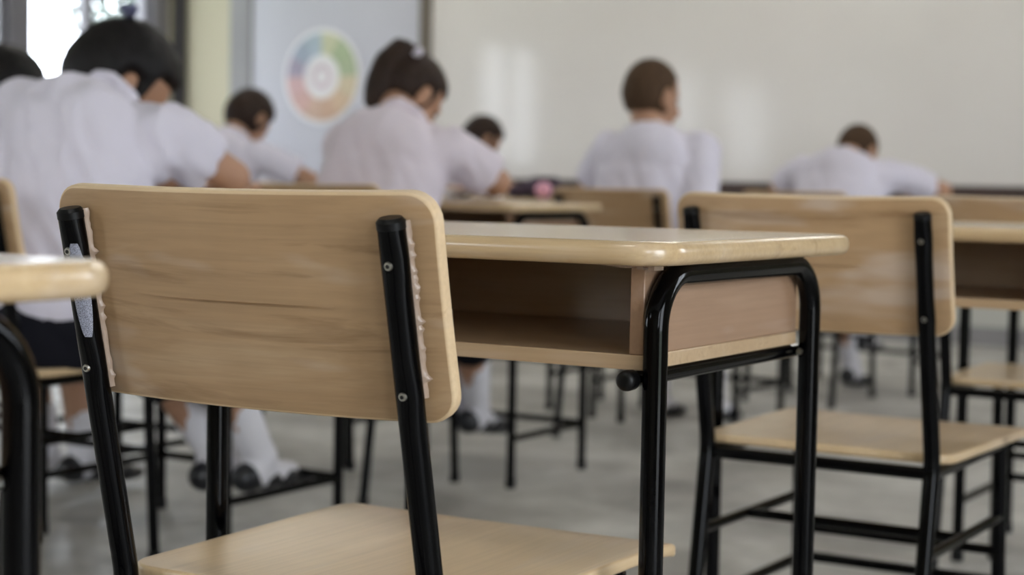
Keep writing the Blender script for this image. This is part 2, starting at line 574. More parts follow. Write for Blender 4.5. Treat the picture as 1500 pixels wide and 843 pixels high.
DESKS = [
    (-.997, 1.445, 0.0, 'front school desk in focus with open empty book box and black tube legs'),
    (-1.044, .3325, 0.0, 'school desk whose rounded corner pokes in at the left edge of the photo'),
    (-.917, 2.572, 0.0, 'school desk with dark open box at the right edge, before the empty chair'),
    (-.85, 3.69, 0.0, 'school desk beyond the right edge chair, one black leg showing over its seat'),
    (-2.633, 3.8595, 0.0, 'school desk the ponytail student leans on, seen over the front desk top'),
    (-2.628, 2.725, 0.0, 'school desk the large bowed student writes on, hidden behind the nearest backrest'),
    (-2.60, 5.21, 0.0, 'school desk before the crop haired student'),
    (-2.46, 6.57, 0.0, 'school desk under the slumped student with arms spread wide'),
    (-3.27, 3.065, 0.0, 'school desk before the student cut off by the left edge of the photo'),
    (-3.36, 5.30, 0.0, 'school desk beside the crop haired student, carrying a dark purple bag'),
    (-4.64, 5.51, 0.0, 'school desk with a grey pencil case below the colour wheel'),
    (-4.60, 7.07, 0.0, 'school desk before the small far student beside the whiteboard glare'),
]
chair0 = make_chair()
chairs = []
for i, (x, y, a, lab) in enumerate(CHAIRS):
    c = chair0 if i == 0 else copy_tree(chair0)
    c.location = (x, y, 0)
    c.rotation_euler = (0, 0, R(a))
    tag(c, lab, 'chair', 'wooden school chairs with black tube frames')
    chairs.append(c)
desk0 = make_desk()
desks = []
for i, (x, y, a, lab) in enumerate(DESKS):
    c = desk0 if i == 0 else copy_tree(desk0)
    c.location = (x, y, 0)
    c.rotation_euler = (0, 0, R(a))
    tag(c, lab, 'desk', 'wooden school desks with open book boxes')
    desks.append(c)

# torn film left along the posts of the nearest chair
def film_strip(sx, z0, z1, wmax, seed):
    rnd = random.Random(seed)
    ln = Vector((0, 1, REC)).normalized()
    bm = bmesh.new()
    n = 46
    rows = []
    for k in range(n + 1):
        z = z0 + (z1 - z0) * k / n
        base = Vector((sx * PX + TR * .72, post_y(z), z)) + ln * (TR * .35)
        w = wmax * (.35 + .65 * abs(noise.noise(Vector((seed, z * 60, 0))))) + (rnd.random() ** 7) * .006
        lift = -.002 - .003 * rnd.random()
        p1 = Vector((sx * PX + TR + w, post_y(z), z)) + ln * (TR * .86) + Vector((0, lift * .3, 0))
        rows.append([bm.verts.new(base), bm.verts.new(base * .45 + p1 * .55 + Vector((0, -.0012, 0))), bm.verts.new(p1),
                     bm.verts.new(p1 + ln * .0006), bm.verts.new(base + ln * .0012)])
    for a, b in zip(rows, rows[1:]):
        for j in range(5):
            bm.faces.new((a[j], a[(j + 1) % 5], b[(j + 1) % 5], b[j]))
    bm.faces.new(rows[0]); bm.faces.new(rows[-1][::-1])
    o = obj('film_scrap', bm, M['film'], chair0)
    o['label'] = 'torn whitish film scrap along the post'
film_strip(1, .622, .768, .0014, 3)
film_strip(-1, .606, .770, .0016, 9)
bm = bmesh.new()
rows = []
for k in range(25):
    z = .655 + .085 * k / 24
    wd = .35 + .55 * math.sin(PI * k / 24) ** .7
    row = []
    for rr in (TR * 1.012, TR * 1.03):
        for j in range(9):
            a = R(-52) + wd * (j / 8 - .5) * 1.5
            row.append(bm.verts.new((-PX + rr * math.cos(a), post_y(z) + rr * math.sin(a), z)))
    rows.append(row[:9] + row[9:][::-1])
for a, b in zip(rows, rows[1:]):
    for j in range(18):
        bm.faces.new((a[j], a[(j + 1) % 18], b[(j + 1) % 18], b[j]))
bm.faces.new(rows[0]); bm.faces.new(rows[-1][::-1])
def pale_patch_mat():
    m, nt, b = new_mat('speckled pale grey')
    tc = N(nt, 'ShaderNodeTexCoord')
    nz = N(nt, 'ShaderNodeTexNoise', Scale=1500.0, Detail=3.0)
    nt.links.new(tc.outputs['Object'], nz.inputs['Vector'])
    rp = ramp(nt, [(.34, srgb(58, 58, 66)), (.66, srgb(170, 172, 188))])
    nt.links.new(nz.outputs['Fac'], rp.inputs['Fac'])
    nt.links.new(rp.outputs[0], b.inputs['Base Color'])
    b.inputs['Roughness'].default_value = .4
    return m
o = obj('pale_patch', bm, pale_patch_mat(), chair0)  # speckled pale grey shell over part of the left post
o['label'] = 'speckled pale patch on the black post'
bm = bmesh.new()
for k in range(9):
    x = LX - .052 + k * .0062
    box(bm, x, x + .0066, -.012 - .004 * random.random(), .004, .7255 - .003 * random.random(), .7292)
o = obj('film_scrap', bm, M['film'], desk0)
o['label'] = 'torn whitish film scrap under the desk top corner'

# ------------------------------------------------------------------ people
def dirv(th, side=0.0):
    return Vector((math.sin(side), math.sin(th) * math.cos(side), math.cos(th) * math.cos(side)))

def cap(bm, a, b, ra, rb, seg=14):
    a, b = Vector(a), Vector(b)
    tube(bm, [a, a.lerp(b, .5), b], [ra, (ra + rb) / 2, rb], seg)
    ball(bm, a, ra * 1.0, seg, 8)
    ball(bm, b, rb * 1.0, seg, 8)

def loft(bm, rings, seg=28):
    """rings: (centre, tangent, side, a, b)"""
    vs = []
    for c, t, s, a, b in rings:
        f = t.cross(s).normalized()
        vs.append([bm.verts.new(c + s * (a * math.cos(2 * PI * k / seg)) + f * (b * math.sin(2 * PI * k / seg))) for k in range(seg)])
    for p, q in zip(vs, vs[1:]):
        for k in range(seg):
            bm.faces.new((p[k], p[(k + 1) % seg], q[(k + 1) % seg], q[k]))
    bm.faces.new(vs[0][::-1])
    bm.faces.new(vs[-1])

def remesh(bm, voxel, smooth_it=3, wrinkle=0, wscale=9, seed=0):
    """Union of overlapping closed shapes into one continuous surface."""
    me = bpy.data.meshes.new('tmp')
    bmesh.ops.recalc_face_normals(bm, faces=bm.faces[:])
    bm.to_mesh(me)
    bm.free()
    o = bpy.data.objects.new('tmp', me)
    COL.objects.link(o)
    m = o.modifiers.new('r', 'REMESH')
    m.mode = 'VOXEL'
    m.voxel_size = voxel
    if smooth_it:
        s = o.modifiers.new('s', 'SMOOTH')
        s.iterations = smooth_it
        s.factor = .5
    dg = bpy.context.evaluated_depsgraph_get()
    out = bpy.data.meshes.new_from_object(o.evaluated_get(dg))
    bpy.data.objects.remove(o)
    b2 = bmesh.new()
    b2.from_mesh(out)
    if wrinkle:
        b2.normal_update()
        for v in b2.verts:
            p = v.co * wscale
            q = Vector((p.x * 1.6 + p.z * .9, p.y, p.z * .45 - p.x * .3))
            w = noise.noise(q + Vector((seed, 0, 0))) + .5 * noise.noise(q * 2.1 + Vector((0, seed, 0)))
            w = 1 - 2 * abs(w)
            v.co += v.normal * (wrinkle * w)
    return b2

def make_person(name, label, base, rz, c):
    """Seated student in local coordinates: hips at origin, facing +Y, floor at z = 0."""
    g = c.get
    t1, t2, tn = R(g('t1', 18)), R(g('t2', 34)), R(g('tn', 60))
    side, tilt = R(g('side', 0)), R(g('tilt', 0))
    sc = g('sc', 1.0)
    P0 = Vector((0, .02, .50))
    d1, d2, d3 = dirv(t1, side), dirv((t1 + t2) / 2, side), dirv(t2, side)
    P1 = P0 + d1 * .16 * sc
    P2 = P1 + d2 * .16 * sc
    P3 = P2 + d3 * .17 * sc                       # base of the neck
    sv = Vector((math.cos(tilt), 0, -math.sin(tilt)))    # shoulder line; tilt > 0 drops the right shoulder
    sv = (sv - d3 * sv.dot(d3)).normalized()
    X = Vector((1, 0, 0))
    HC = P3 + dirv(tn, side * .6) * (.155 * sc) + Vector(g('hoff', (0, 0, 0)))
    HR = Euler((R(-g('hp', 50)), R(g('hr', 0)), R(g('hy', 0))), 'ZXY').to_matrix() if False else (
        Matrix.Rotation(R(-g('hy', 0)), 3, 'Z') @ Matrix.Rotation(R(-g('hp', 50)), 3, 'X') @ Matrix.Rotation(R(g('hr', 0)), 3, 'Y'))
    hs = g('hs', 1.0)
    def H(x, y, z):
        return HC + HR @ (Vector((x, y, z)) * hs)
    sw = g('sw', .158)
    su = Vector((0, 0, g('sh_up', 0)))
    S = {-1: P3 - d3 * .055 - sv * sw + su, 1: P3 - d3 * .055 + sv * sw + su}
    El = {-1: Vector(g('eL', (-.25, .24, .785))), 1: Vector(g('eR', (.25, .24, .785)))}
    Wr = {-1: Vector(g('wL', (-.12, .44, .785))), 1: Vector(g('wR', (.13, .44, .79)))}
    for k_ in (-1, 1):
        if El[k_].z > .75:
            El[k_].z += .02
    Kn = {-1: Vector((-.095, .40, .49)), 1: Vector((.095, .40, .49))}
    An = {-1: Vector(g('aL', (-.09, .40, .075))), 1: Vector(g('aR', (.09, .40, .075)))}
    if 'kL' in c: Kn[-1] = Vector(c['kL'])
    if 'kR' in c: Kn[1] = Vector(c['kR'])
    Hp = {-1: Vector((-.085, .03, .505)), 1: Vector((.085, .03, .505))}
    # ---- body: one continuous surface
    bm = bmesh.new()
    s1 = (X + sv).normalized()
    loft(bm, [(P0 - Vector((0, 0, .05)), d1, X, .10, .08), (P0, d1, X, .145, .10), (P1, d1, X, .115, .085), (P2, d2, s1, .135, .09),
              (P3 - d3 * .07, d3, sv, .135, .075), (P3 - d3 * .015, d3, sv, .07, .05)])
    neck_top = H(0, -.025, -.05)
    cap(bm, P3 - d3 * .02, neck_top, .054, .050)
    # head: skull, jaw, nose, brow, lips, ears
    ball(bm, H(0, -.012, .022), (.074 * hs, .092 * hs, .092 * hs), 24, 16, HR)
    ball(bm, H(0, .026, -.045), (.058 * hs, .062 * hs, .066 * hs), 20, 12, HR)
    ball(bm, H(0, .058, -.092), (.027 * hs, .025 * hs, .022 * hs), 12, 8, HR)
    cap(bm, H(0, .080, .012), H(0, .096, -.030), .009 * hs, .014 * hs, 10)
    ball(bm, H(0, .080, -.064), (.022 * hs, .010 * hs, .008 * hs), 12, 8, HR)
    ball(bm, H(0, .073, .024), (.046 * hs, .016 * hs, .010 * hs), 12, 8, HR)
    for s in (-1, 1):
        ball(bm, H(s * .075, -.012, -.012), (.010 * hs, .019 * hs, .032 * hs), 12, 8, HR)
        ball(bm, H(s * .044, .052, -.030), (.024 * hs, .022 * hs, .022 * hs), 12, 8, HR)
    for s in (-1, 1):
        cap(bm, S[s], El[s], .045, .037)
        cap(bm, P3 - d3 * .05 + sv * (s * .06) + su * .4, S[s], .046, .045)
        cap(bm, El[s], Wr[s], .037, .026)
        # hand: palm, four unequal bent fingers, thumb from the side of the palm
        fd = (Wr[s] - El[s]); fd.z = 0; fd.normalize()
        lat = Vector((fd.y, -fd.x, 0)) * s          # little-finger side (outward)
        up = Vector((0, 0, 1))
        pc = Wr[s] + fd * .045 + up * -.004
        q = Matrix((lat, fd, up)).transposed()
        ball(bm, pc, (.040, .052, .016), 16, 10, q)
        for k, ln_ in enumerate((.062, .074, .070, .054)):
            o_ = (-.030 + .0205 * k)
            b0 = pc + fd * .035 + lat * o_
            b1 = b0 + fd * (ln_ * .45) + up * .008 + lat * (o_ * .18)
            b2 = b1 + fd * (ln_ * .36) - up * .010
            b3 = b2 + fd * (ln_ * .24) - up * .012
            cap(bm, b0, b1, .0085, .0080, 8)
            cap(bm, b1, b2, .0080, .0072, 8)
            cap(bm, b2, b3, .0072, .0062, 8)
        th0 = pc - lat * .034 - fd * .012
        th1 = th0 - lat * .020 + fd * .028
        th2 = th1 - lat * .004 + fd * .028 - up * .006
        cap(bm, th0, th1, .0115, .0095, 8)
        cap(bm, th1, th2, .0095, .0080, 8)
        # legs
        cap(bm, Hp[s], Kn[s], .076, .054)
        mid = Kn[s].lerp(An[s], .32) + Vector((0, -.012, 0))
        cap(bm, Kn[s], mid, .052, .050)
        cap(bm, mid, An[s], .050, .034)
        fy = R(g('toe', 0))
        fdn = Vector((math.sin(fy) * s, math.cos(fy), -g('toe_drop', .03) / .15)).normalized()
        cap(bm, An[s] + Vector((0, -.03, -.035)), An[s] + fdn * .13 + Vector((0, 0, -.04)), .030, .022)
    body = obj(name, remesh(bm, .0062, 4), M['skin'])
    body.location = (base[0], base[1], 0)
    body.rotation_euler = (0, 0, rz)
    tag(body, label, 'person')
    for s in (-1, 1):
        bm = bmesh.new()
        ball(bm, H(s * .032, .068, .002), (.013 * hs, .008 * hs, .0065 * hs), 12, 8, HR)
        obj('eye', bm, M['eye'], body)
    # ---- shirt
    bm = bmesh.new()
    back = Vector((0, -1, 0))
    loft(bm, [(P0 - Vector((0, 0, .035)), d1, X, .150, .108), (P0 + d1 * .03, d1, X, .176, .128), (P1, d1, X, .166, .125), (P2 + d2 * .01, d2, s1, .178, .128),
              (P3 - d3 * .10, d3, sv, .172, .112), (P3 - d3 * .045 + su * .4, d3, sv, .140, .088), (P3 - d3 * .005, d3, sv, .075, .066)])
    ball(bm, P2 + d2 * .05 + (d2.cross(X)) * -.0 - Vector((0, .02, 0)), (.165, .105, .15), 20, 14)
    for s in (-1, 1):
        slv = g('slv', .78)
        e = S[s].lerp(El[s], slv)
        cap(bm, P3 - d3 * .055 + sv * (s * .05) + su * .5, S[s], .063, .057)
        cap(bm, P2 + d2 * .05 + sv * (s * .085), S[s] - d3 * .015, .084, .060)
        a = S[s]
        dd = (e - a).normalized()
        tube(bm, [a, a.lerp(e, .5), e - dd * .01, e], [.058, .059, .060, .057], 18)
        ball(bm, a, .058, 18, 10)
    # collar
    cdir = (neck_top - P3).normalized()
    cring = []
    for k in range(24):
        an = 2 * PI * k / 24
        f = cdir.cross(sv).normalized()
        cring.append(P3 + cdir * g('collar', .026) + sv * (.060 * math.cos(an)) + f * (.060 * math.sin(an)))
    cring.append(cring[0]); cring.append(cring[1])
    tube(bm, cring, g('collar_r', .017), 10)
    obj('shirt', remesh(bm, .010, 3, g('wr', .0065), 9, g('seed', 0)), M[g('shirt', 'shirt')], body)
    # ---- skirt or shorts
    bm = bmesh.new()
    loft(bm, [(P0 - Vector((0, 0, .075)), Vector((0, 0, 1)), X, .17, .13), (P0, d1, X, .178, .132), (P0 + d1 * .075, d1, X, .150, .112)])
    if g('skirt', True):
        for s in (-1, 1):
            k = Kn[s]
            cap(bm, Hp[s] + Vector((0, 0, -.005)), k + Vector((0, .015, .0)), .092, .074)
            cap(bm, k + Vector((0, .0, -.005)), k.lerp(An[s], .36) + Vector((0, .0, 0)), .074, .080)
        cap(bm, Vector((0, .08, .505)), (Kn[-1] + Kn[1]) / 2, .085, .066)
        cap(bm, (Kn[-1] + Kn[1]) / 2, (Kn[-1].lerp(An[-1], .34) + Kn[1].lerp(An[1], .34)) / 2, .066, .06)
        obj('skirt', remesh(bm, .010, 3, .004, 12, 4), M['navy'], body)
    else:
        for s in (-1, 1):
            cap(bm, Hp[s], Kn[s].lerp(Hp[s], .10), .090, .078)
        obj('shorts', remesh(bm, .010, 3, .004, 12, 4), M['navy'], body)
    # ---- socks and shoes
    for s in (-1, 1):
        top = Kn[s].lerp(An[s], g('sock', .58))
        bm = bmesh.new()
        cap(bm, top, An[s], g('sockr', .047), .038)
        cap(bm, An[s], An[s] + Vector((0, -.02, -.03)), .042, .036)
        cap(bm, An[s] + Vector((0, -.025, -.034)), An[s] + fdn * .10 + Vector((0, 0, -.036)), .035, .030)
        obj('sock', remesh(bm, .007, 2, .0015, 30, 2), M['sock'], body)
        bm = bmesh.new()
        for (dy, w, h_) in ((-.035, .034, .036), (.02, .036, .030), (.08, .042, .028), (.13, .040, .024), (.165, .028, .018)):
            p = An[s] + fdn * dy + Vector((0, 0, -.044))
            ball(bm, p, (w, .05, h_), 16, 10)
        cut = remesh(bm, .006, 3)
        obj('shoe', cut, M['shoe'], body)
    # ---- hair
    st = g('hair', 'bob')
    def sm(a, b, x):
        t = max(0.0, min(1.0, (x - a) / (b - a)))
        return t * t * (3 - 2 * t)
    def hair_shell(bm, rad, low, back_el, face_az, face_el, ex):
        """Closed shell round the skull; it dips under the skin over the face, the ears and the nape."""
        nu, nv = 56, 40
        C0 = Vector((0, -.014, .020))
        rows = []
        for i in range(1, nv):
            th = PI * i / nv
            row = []
            for k in range(nu):
                ph = 2 * PI * k / nu
                d = Vector((math.sin(th) * math.sin(ph), math.sin(th) * math.cos(ph), math.cos(th)))
                el = math.degrees(math.asin(max(-1, min(1, d.z))))
                az = abs(math.degrees(math.atan2(d.x, d.y)))
                e = 2.0 if d.z > 0 else ex
                rz_ = rad[2] if d.z > 0 else low
                r = ((abs(d.x) / rad[0]) ** e + (abs(d.y) / rad[1]) ** e + (abs(d.z) / rz_) ** e) ** (-1 / e)
                lock = noise.noise(Vector((d.x * 7, d.y * 7, d.z * 1.6)) + Vector((g('seed', 0), 0, 0)))
                r *= 1 + g('lock', .022) * lock
                wf = (1 - sm(face_az - 10, face_az + 6, az)) * (1 - sm(face_el - 7, face_el + 5, el))
                r = r * (1 - wf) + .050 * wf
                if back_el is not None:
                    wb = 1 - sm(back_el - 7, back_el + 5, el)
                    r = r * (1 - wb) + .045 * wb
                we = (1 - sm(9, 16, abs(az - 90))) * (1 - sm(14, 26, abs(el + 16)))
                if st != 'bobfull':
                    r = r * (1 - we) + .070 * we
                row.append(bm.verts.new(H(*(C0 + d * r))))
            rows.append(row)
        top = bm.verts.new(H(*(C0 + Vector((0, 0, rad[2])))))
        bot = bm.verts.new(H(*(C0 + Vector((0, 0, -.045 if back_el is not None else -low)))))
        for k in range(nu):
            bm.faces.new((top, rows[0][k], rows[0][(k + 1) % nu]))
            bm.faces.new((bot, rows[-1][(k + 1) % nu], rows[-1][k]))
            for a, b in zip(rows, rows[1:]):
                bm.faces.new((a[k], b[k], b[(k + 1) % nu], a[(k + 1) % nu]))
    bm = bmesh.new()
    if st.startswith('bob'):
        hair_shell(bm, (.090, .109, .106), .112, None, 62, 24, 2.5)
    elif st == 'pony':
        hair_shell(bm, (.085, .104, .101), .088, -50, 64, 22, 2.2)
        r0 = H(0, -.080, .078)
        pts = [r0 + Vector(q) for q in ((.01, .02, -.005), (-.012, -.03, .012), (-.030, -.058, -.028), (-.042, -.080, -.085), (-.050, -.094, -.140), (-.054, -.10, -.165))]
        cv = []
        for i in range(len(pts) - 1):
            for k in range(4):
                cv.append(pts[i].lerp(pts[i + 1], k / 4))
        cv.append(pts[-1])
        n_ = len(cv)
        tube(bm, cv, [.020 + .026 * math.sin(PI * min(1, (i / (n_ - 1)) * .93 + .06)) if i < n_ - 3 else .016 - .005 * (i - n_ + 3) for i in range(n_)], 16)
    else:
        hair_shell(bm, (.0785, .0975, .0985), .100, -60, 66, 26, 2.1)
    hb = remesh(bm, .0065, 2, .0018 if st != 'crop' else .0004, 34, 1)
    hair = obj('hair', hb, M[g('hmat', 'hair_black')], body)
    if g('ribbon'):
        bm = bmesh.new()
        q0 = Vector(g('ribbon'))
        for s in (-1, 1):
            cap(bm, H(*q0), H(q0.x + s * .026, q0.y - .010, q0.z + .008), .008, .013, 12)
        ball(bm, H(*q0), .012, 12, 8)
        obj('hair_ribbon', remesh(bm, .004, 2), M[g('rmat', 'ribbon')], body)
    return body

make_person('person', 'large bowed student with black bobbed hair, ribbon and white shirt near the window', (-2.615, 2.42), R(0),
            dict(t1=12, t2=34, tn=66, side=0, tilt=26, hp=44, hy=26, hr=6, hoff=(-.082, -.010, -.012), hs=1.14, hair='bob', ribbon=(0, -.085, .104),
                 sw=.172, sh_up=.012, collar=.006, collar_r=.011, eR=(.235, .34, .785), wR=(.10, .52, .785), eL=(-.27, .32, .785), wL=(-.10, .52, .785), slv=.66,
                 aL=(.04, .52, .18), aR=(.13, .56, .18), toe_drop=.02, sock=.60, seed=2, wr=.014))
make_person('person', 'ponytailed student in an off white blouse, elbow resting on a desk', (-2.668, 3.56), R(0),
            dict(t1=14, t2=34, tn=54, tilt=6, hp=44, hy=16, hoff=(-.125, .085, .003), hair='pony', hmat='hair_brown', shirt='shirt_pink',
                 ribbon=(.03, -.088, .064), rmat='shirt', hs=1.04,
                 eR=(.235, .32, .785), wR=(.08, .53, .785), eL=(-.24, .35, .785), wL=(-.12, .54, .785), slv=.82,
                 aL=(-.06, .56, .20), aR=(.0, .60, .16), sock=.6, seed=5))
make_person('person', 'upright student with cropped brown hair before the whiteboard', (-2.585, 4.93), R(0),
            dict(t1=10, t2=28, tn=26, tilt=4, hp=14, hy=14, hoff=(-.06, .0, -.004), hair='crop', hmat='hair_crop', skirt=False, hs=1.1, sh_up=.012,
                 sw=.168, eR=(.235, .0, .625), wR=(.13, .115, .600), eL=(-.26, .17, .76), wL=(-.12, .38, .785), slv=.80, aL=(-.1, .42, .085), aR=(.1, .45, .085), seed=8))
make_person('person', 'slumped student lying forward with arms wide, head low before the whiteboard', (-2.44, 6.20), R(0),
            dict(t1=22, t2=50, tn=82, tilt=6, hp=60, hy=5, hoff=(-.035, -.01, .04), hair='crop', hmat='hair_crop', skirt=False, sw=.170, sh_up=.02,
                 eR=(.335, .40, .785), wR=(.20, .60, .785), eL=(-.33, .36, .785), wL=(-.16, .58, .785), slv=.80, aL=(-.06, .52, .085), aR=(-.02, .56, .22), seed=11))
make_person('person', 'small far student looking down, facing right, beside the whiteboard glare', (-4.62, 6.75), R(-10),
            dict(t1=16, t2=40, tn=56, hp=40, hy=22, hair='bob', hmat='hair_brown', hs=.95, seed=13))
make_person('person', 'dark haired student in white shirt sitting below and left of the colour wheel', (-4.68, 5.20), R(0),
            dict(t1=14, t2=34, tn=48, hp=46, hy=4, hair='bob', hmat='hair_brown', eR=(.33, .30, .785), wR=(.24, .50, .79), seed=17))
make_person('person', 'black haired student cut off by the left edge of the photo', (-3.45, 2.76), R(0),
            dict(t1=14, t2=34, tn=60, hp=42, hy=10, hs=1.04, hoff=(0, 0, -.02), hair='bob', aL=(.14, .36, .10), aR=(.28, .36, .11), kL=(.02, .4, .49), kR=(.2, .4, .49), sock=.76, sockr=.042, seed=19))

# ------------------------------------------------------------------ things on the desks
def thing_bm(name, bm, mat, loc, rz, label, cat, bevel=0, bseg=2):
    o = obj(name, bm, mat, loc=loc, bevel=bevel, bseg=bseg)
    o.rotation_euler = (0, 0, rz)
    return tag(o, label, cat)

bm = bmesh.new()
def page(u, v, s):
    return Vector((u, v, .012 + s + .016 * (1 - ((abs(u) - .055) / .06) ** 2) * (1 if abs(u) > .002 else .4)))
plate(bm, .21, .15, .004, page, .012, nv=6, nx=24)
thing_bm('notebook', bm, M['paper'], (-2.62, 3.97, .7505), R(12), 'white open notebook on the desk under the ponytail student\'s arm', 'notebook')

root = empty('school_bag', (-3.24, 5.46, .7505), R(10))
tag(root, 'small dark purple bag with a pink pompom, on a desk left of the cropped student', 'bag')
bm = bmesh.new()
for (x, w, h) in ((-.09, .05, .026), (-.03, .065, .034), (.04, .065, .032), (.095, .05, .024)):
    ball(bm, (x, .02, h * .95), (w, .06, h), 18, 12)
obj('pouch', remesh(bm, .008, 4, .003, 18, 3), M['purple'], root)
bm = bmesh.new()
tube(bm, fillet([(-.06, .03, .056), (-.05, .05, .074), (.05, .05, .074), (.06, .03, .056)], .03, 5), .006, 10)
obj('carry_loop', bm, M['purple'], root)
bm = bmesh.new()
ball(bm, (.04, -.075, .031), .029, 20, 14)
b2 = remesh(bm, .006, 1, .003, 70, 2)
o = obj('pompom', b2, M['pink'], root)
o['label'] = 'round pink pompom'

bm = bmesh.new()
plate(bm, .19, .07, .02, lambda u, v, s: Vector((u, v, .023 + s * (1 - .25 * (v / .035) ** 2))), .044, nv=8, nx=12)
thing_bm('pencil_case', bm, M['grey_case'], (-4.43, 5.66, .7505), R(20), 'grey pencil case lying on the desk below the colour wheel', 'pencil case', bevel=.008, bseg=3)
bm = bmesh.new()
plate(bm, .21, .297, .002, lambda u, v, s: Vector((u, v, .001 + s)), .0012, nv=4, nx=4)
thing_bm('exam_paper', bm, M['paper'], (-4.66, 5.66, .7505), R(3), 'white exam sheet on the desk below the colour wheel', 'paper')

# ------------------------------------------------------------------ the room
XL, XR_, YB, YF, HC_ = -8.25, 2.3, -2.6, 9.0, 3.2
T = .18
def struct(name, bm, mat, parent=None, bevel=0):
    o = obj(name, bm, mat, parent, smooth=False, bevel=bevel)
    if not parent:
        o['kind'] = 'structure'
    return o
struct('floor', boxbm(XL - T, XR_ + T, YB - T, YF + T, -.12, 0), M['floor'])
struct('ceiling', boxbm(XL - T, XR_ + T, YB - T, YF + T, HC_, HC_ + .12), M['ceiling'])
bm = boxbm(XL - T, XR_ + T, YF, YF + T, 0, HC_)
struct('wall_front', bm, M['cream'])

SILL, HEAD = .95, 2.75
WIN_L = [(7.66, 8.76), (6.95, 7.50), (3.92, 5.05), (.40, 1.45), (-1.45, -.15)]
LOW = 2.08          # head of the three rear left windows
def head(a):
    return LOW if a < 5 and a != 4.4 else HEAD
WIN_R = [(4.4, 6.2), (-2.2, -.9)]
DOOR = (-.45, 1.05, 2.35)
WIN_B = [(-5.0, -3.6)]
POSTS = []
bm = bmesh.new()
def back_wall():
    box(bm, XL - T, XR_ + T, YB - T, YB, 0, SILL)
    box(bm, XL - T, XR_ + T, YB - T, YB, HEAD, HC_)
    cur = XL - T
    for a, b in WIN_B + [(XR_ + T, None)]:
        box(bm, cur, a, YB - T, YB, SILL, HEAD)
        cur = b
back_wall()
struct('wall_back', bm, M['cream'])
def side_wall(name, x0, x1, wins):
    bm = bmesh.new()
    if x0 > 0:
        box(bm, x0, x1, YB, DOOR[0], 0, SILL)
        box(bm, x0, x1, DOOR[1], YF, 0, SILL)
        box(bm, x0, x1, DOOR[0], DOOR[1], DOOR[2], HEAD)
        wins = wins + [DOOR[:2]]
    else:
        box(bm, x0, x1, YB, YF, 0, SILL)
    box(bm, x0, x1, YB, YF, HEAD, HC_)
    ys = sorted(wins)
    cur = YB
    for a, b in ys:
        if a - cur < .3 and x0 < 0:
            POSTS.append((cur, a))
        else:
            box(bm, x0, x1, cur, a, SILL, HEAD)
        if x0 < 0 and head(a) < HEAD:
            box(bm, x0, x1, a, b, head(a), HEAD)
        cur = b
    if x0 < 0:
        POSTS.append((cur, 8.90))
        cur = 8.90
    box(bm, x0, x1, cur, YF, SILL, HEAD)
    struct(name, bm, M['cream'])
side_wall('wall_left', XL - T, XL, WIN_L)
side_wall('wall_right', XR_, XR_ + T, WIN_R)
for i_, (a, b) in enumerate(POSTS):
    struct('trim_%d' % (i_ + 3), boxbm(XL - T + .01, XL - .01, a, b, SILL, HEAD), M['grey_frame'])  # grey window posts; the pier between windows is painted grey for its backlit shade
wn = 0
def window(loc, rz, hw, sgn, hh=HEAD - SILL):
    global wn
    wn += 1
    w = empty('window_%d' % wn, loc, rz)
    w['kind'] = 'structure'
    bm = bmesh.new()
    f = .05
    box(bm, -.04, .04, -hw, -hw + f, 0, hh)
    box(bm, -.04, .04, hw - f, hw, 0, hh)
    box(bm, -.04, .04, -hw + f, hw - f, 0, f)
    box(bm, -.04, .04, -hw + f, hw - f, hh - f, hh)
    box(bm, -.035, .035, -.035, .035, f, hh - f)
    obj('window_frame', bm, M['grey_frame'], w, smooth=False, bevel=.004)
    for p0, p1 in ((-hw + f, -.035), (.035, hw - f)):
        obj('pane', boxbm(-.003, .003, p0, p1, f, hh - f), M['glass'], w, smooth=False)
    x0, x1 = sorted((sgn * .05, sgn * (T * .5 + .03)))
    obj('window_sill', boxbm(x0, x1, -hw, hw, 0, .03), M['dark_frame'], w, smooth=False, bevel=.004)
for a, b in WIN_L:
    window((XL - T * .5, (a + b) / 2, SILL), 0, (b - a) / 2, 1, head(a) - SILL)
for a, b in WIN_R:
    window((XR_ + T * .5, (a + b) / 2, SILL), 0, (b - a) / 2, -1)
for a, b in WIN_B:
    window(((a + b) / 2, YB - T * .5, SILL), PI / 2, (b - a) / 2, 1)
# double door on the right wall, both leaves folded back against the outside
for i_, (hy, sg) in enumerate(((DOOR[0], -1), (DOOR[1], 1))):
    d = empty('door_%d' % (i_ + 1), (XR_ + T + .03, hy, 0))
    d['kind'] = 'structure'
    y0, y1 = sorted((0, sg * .74))
    obj('door_panel', boxbm(0, .04, y0, y1, .01, DOOR[2] - .01), M['stile'], d, smooth=False, bevel=.004)
    bm = bmesh.new()
    tube(bm, [(-.0, sg * .68, 1.0), (-.02, sg * .68, 1.0), (-.02, sg * .60, 1.0)], .008, 10)
    obj('door_handle', bm, M['nickel'], d)
struct('corridor_floor', boxbm(XR_ + T, XR_ + 4.5, YB - 3, YF, -.3, -.02), M['corridor'])
# dark jamb at the corner of the left wall
struct('trim_1', boxbm(XL, XL + .07, 8.93, 8.999, .0, HC_), M['dark_frame'])
# pale lower wall under the boards
struct('trim_2', boxbm(-7.6, XR_, YF - .012, YF, .10, .70), M['lower_wall'])
struct('baseboard_front', boxbm(XL + .06, XR_, YF - .02, YF, 0, .10), M['grey_board'])

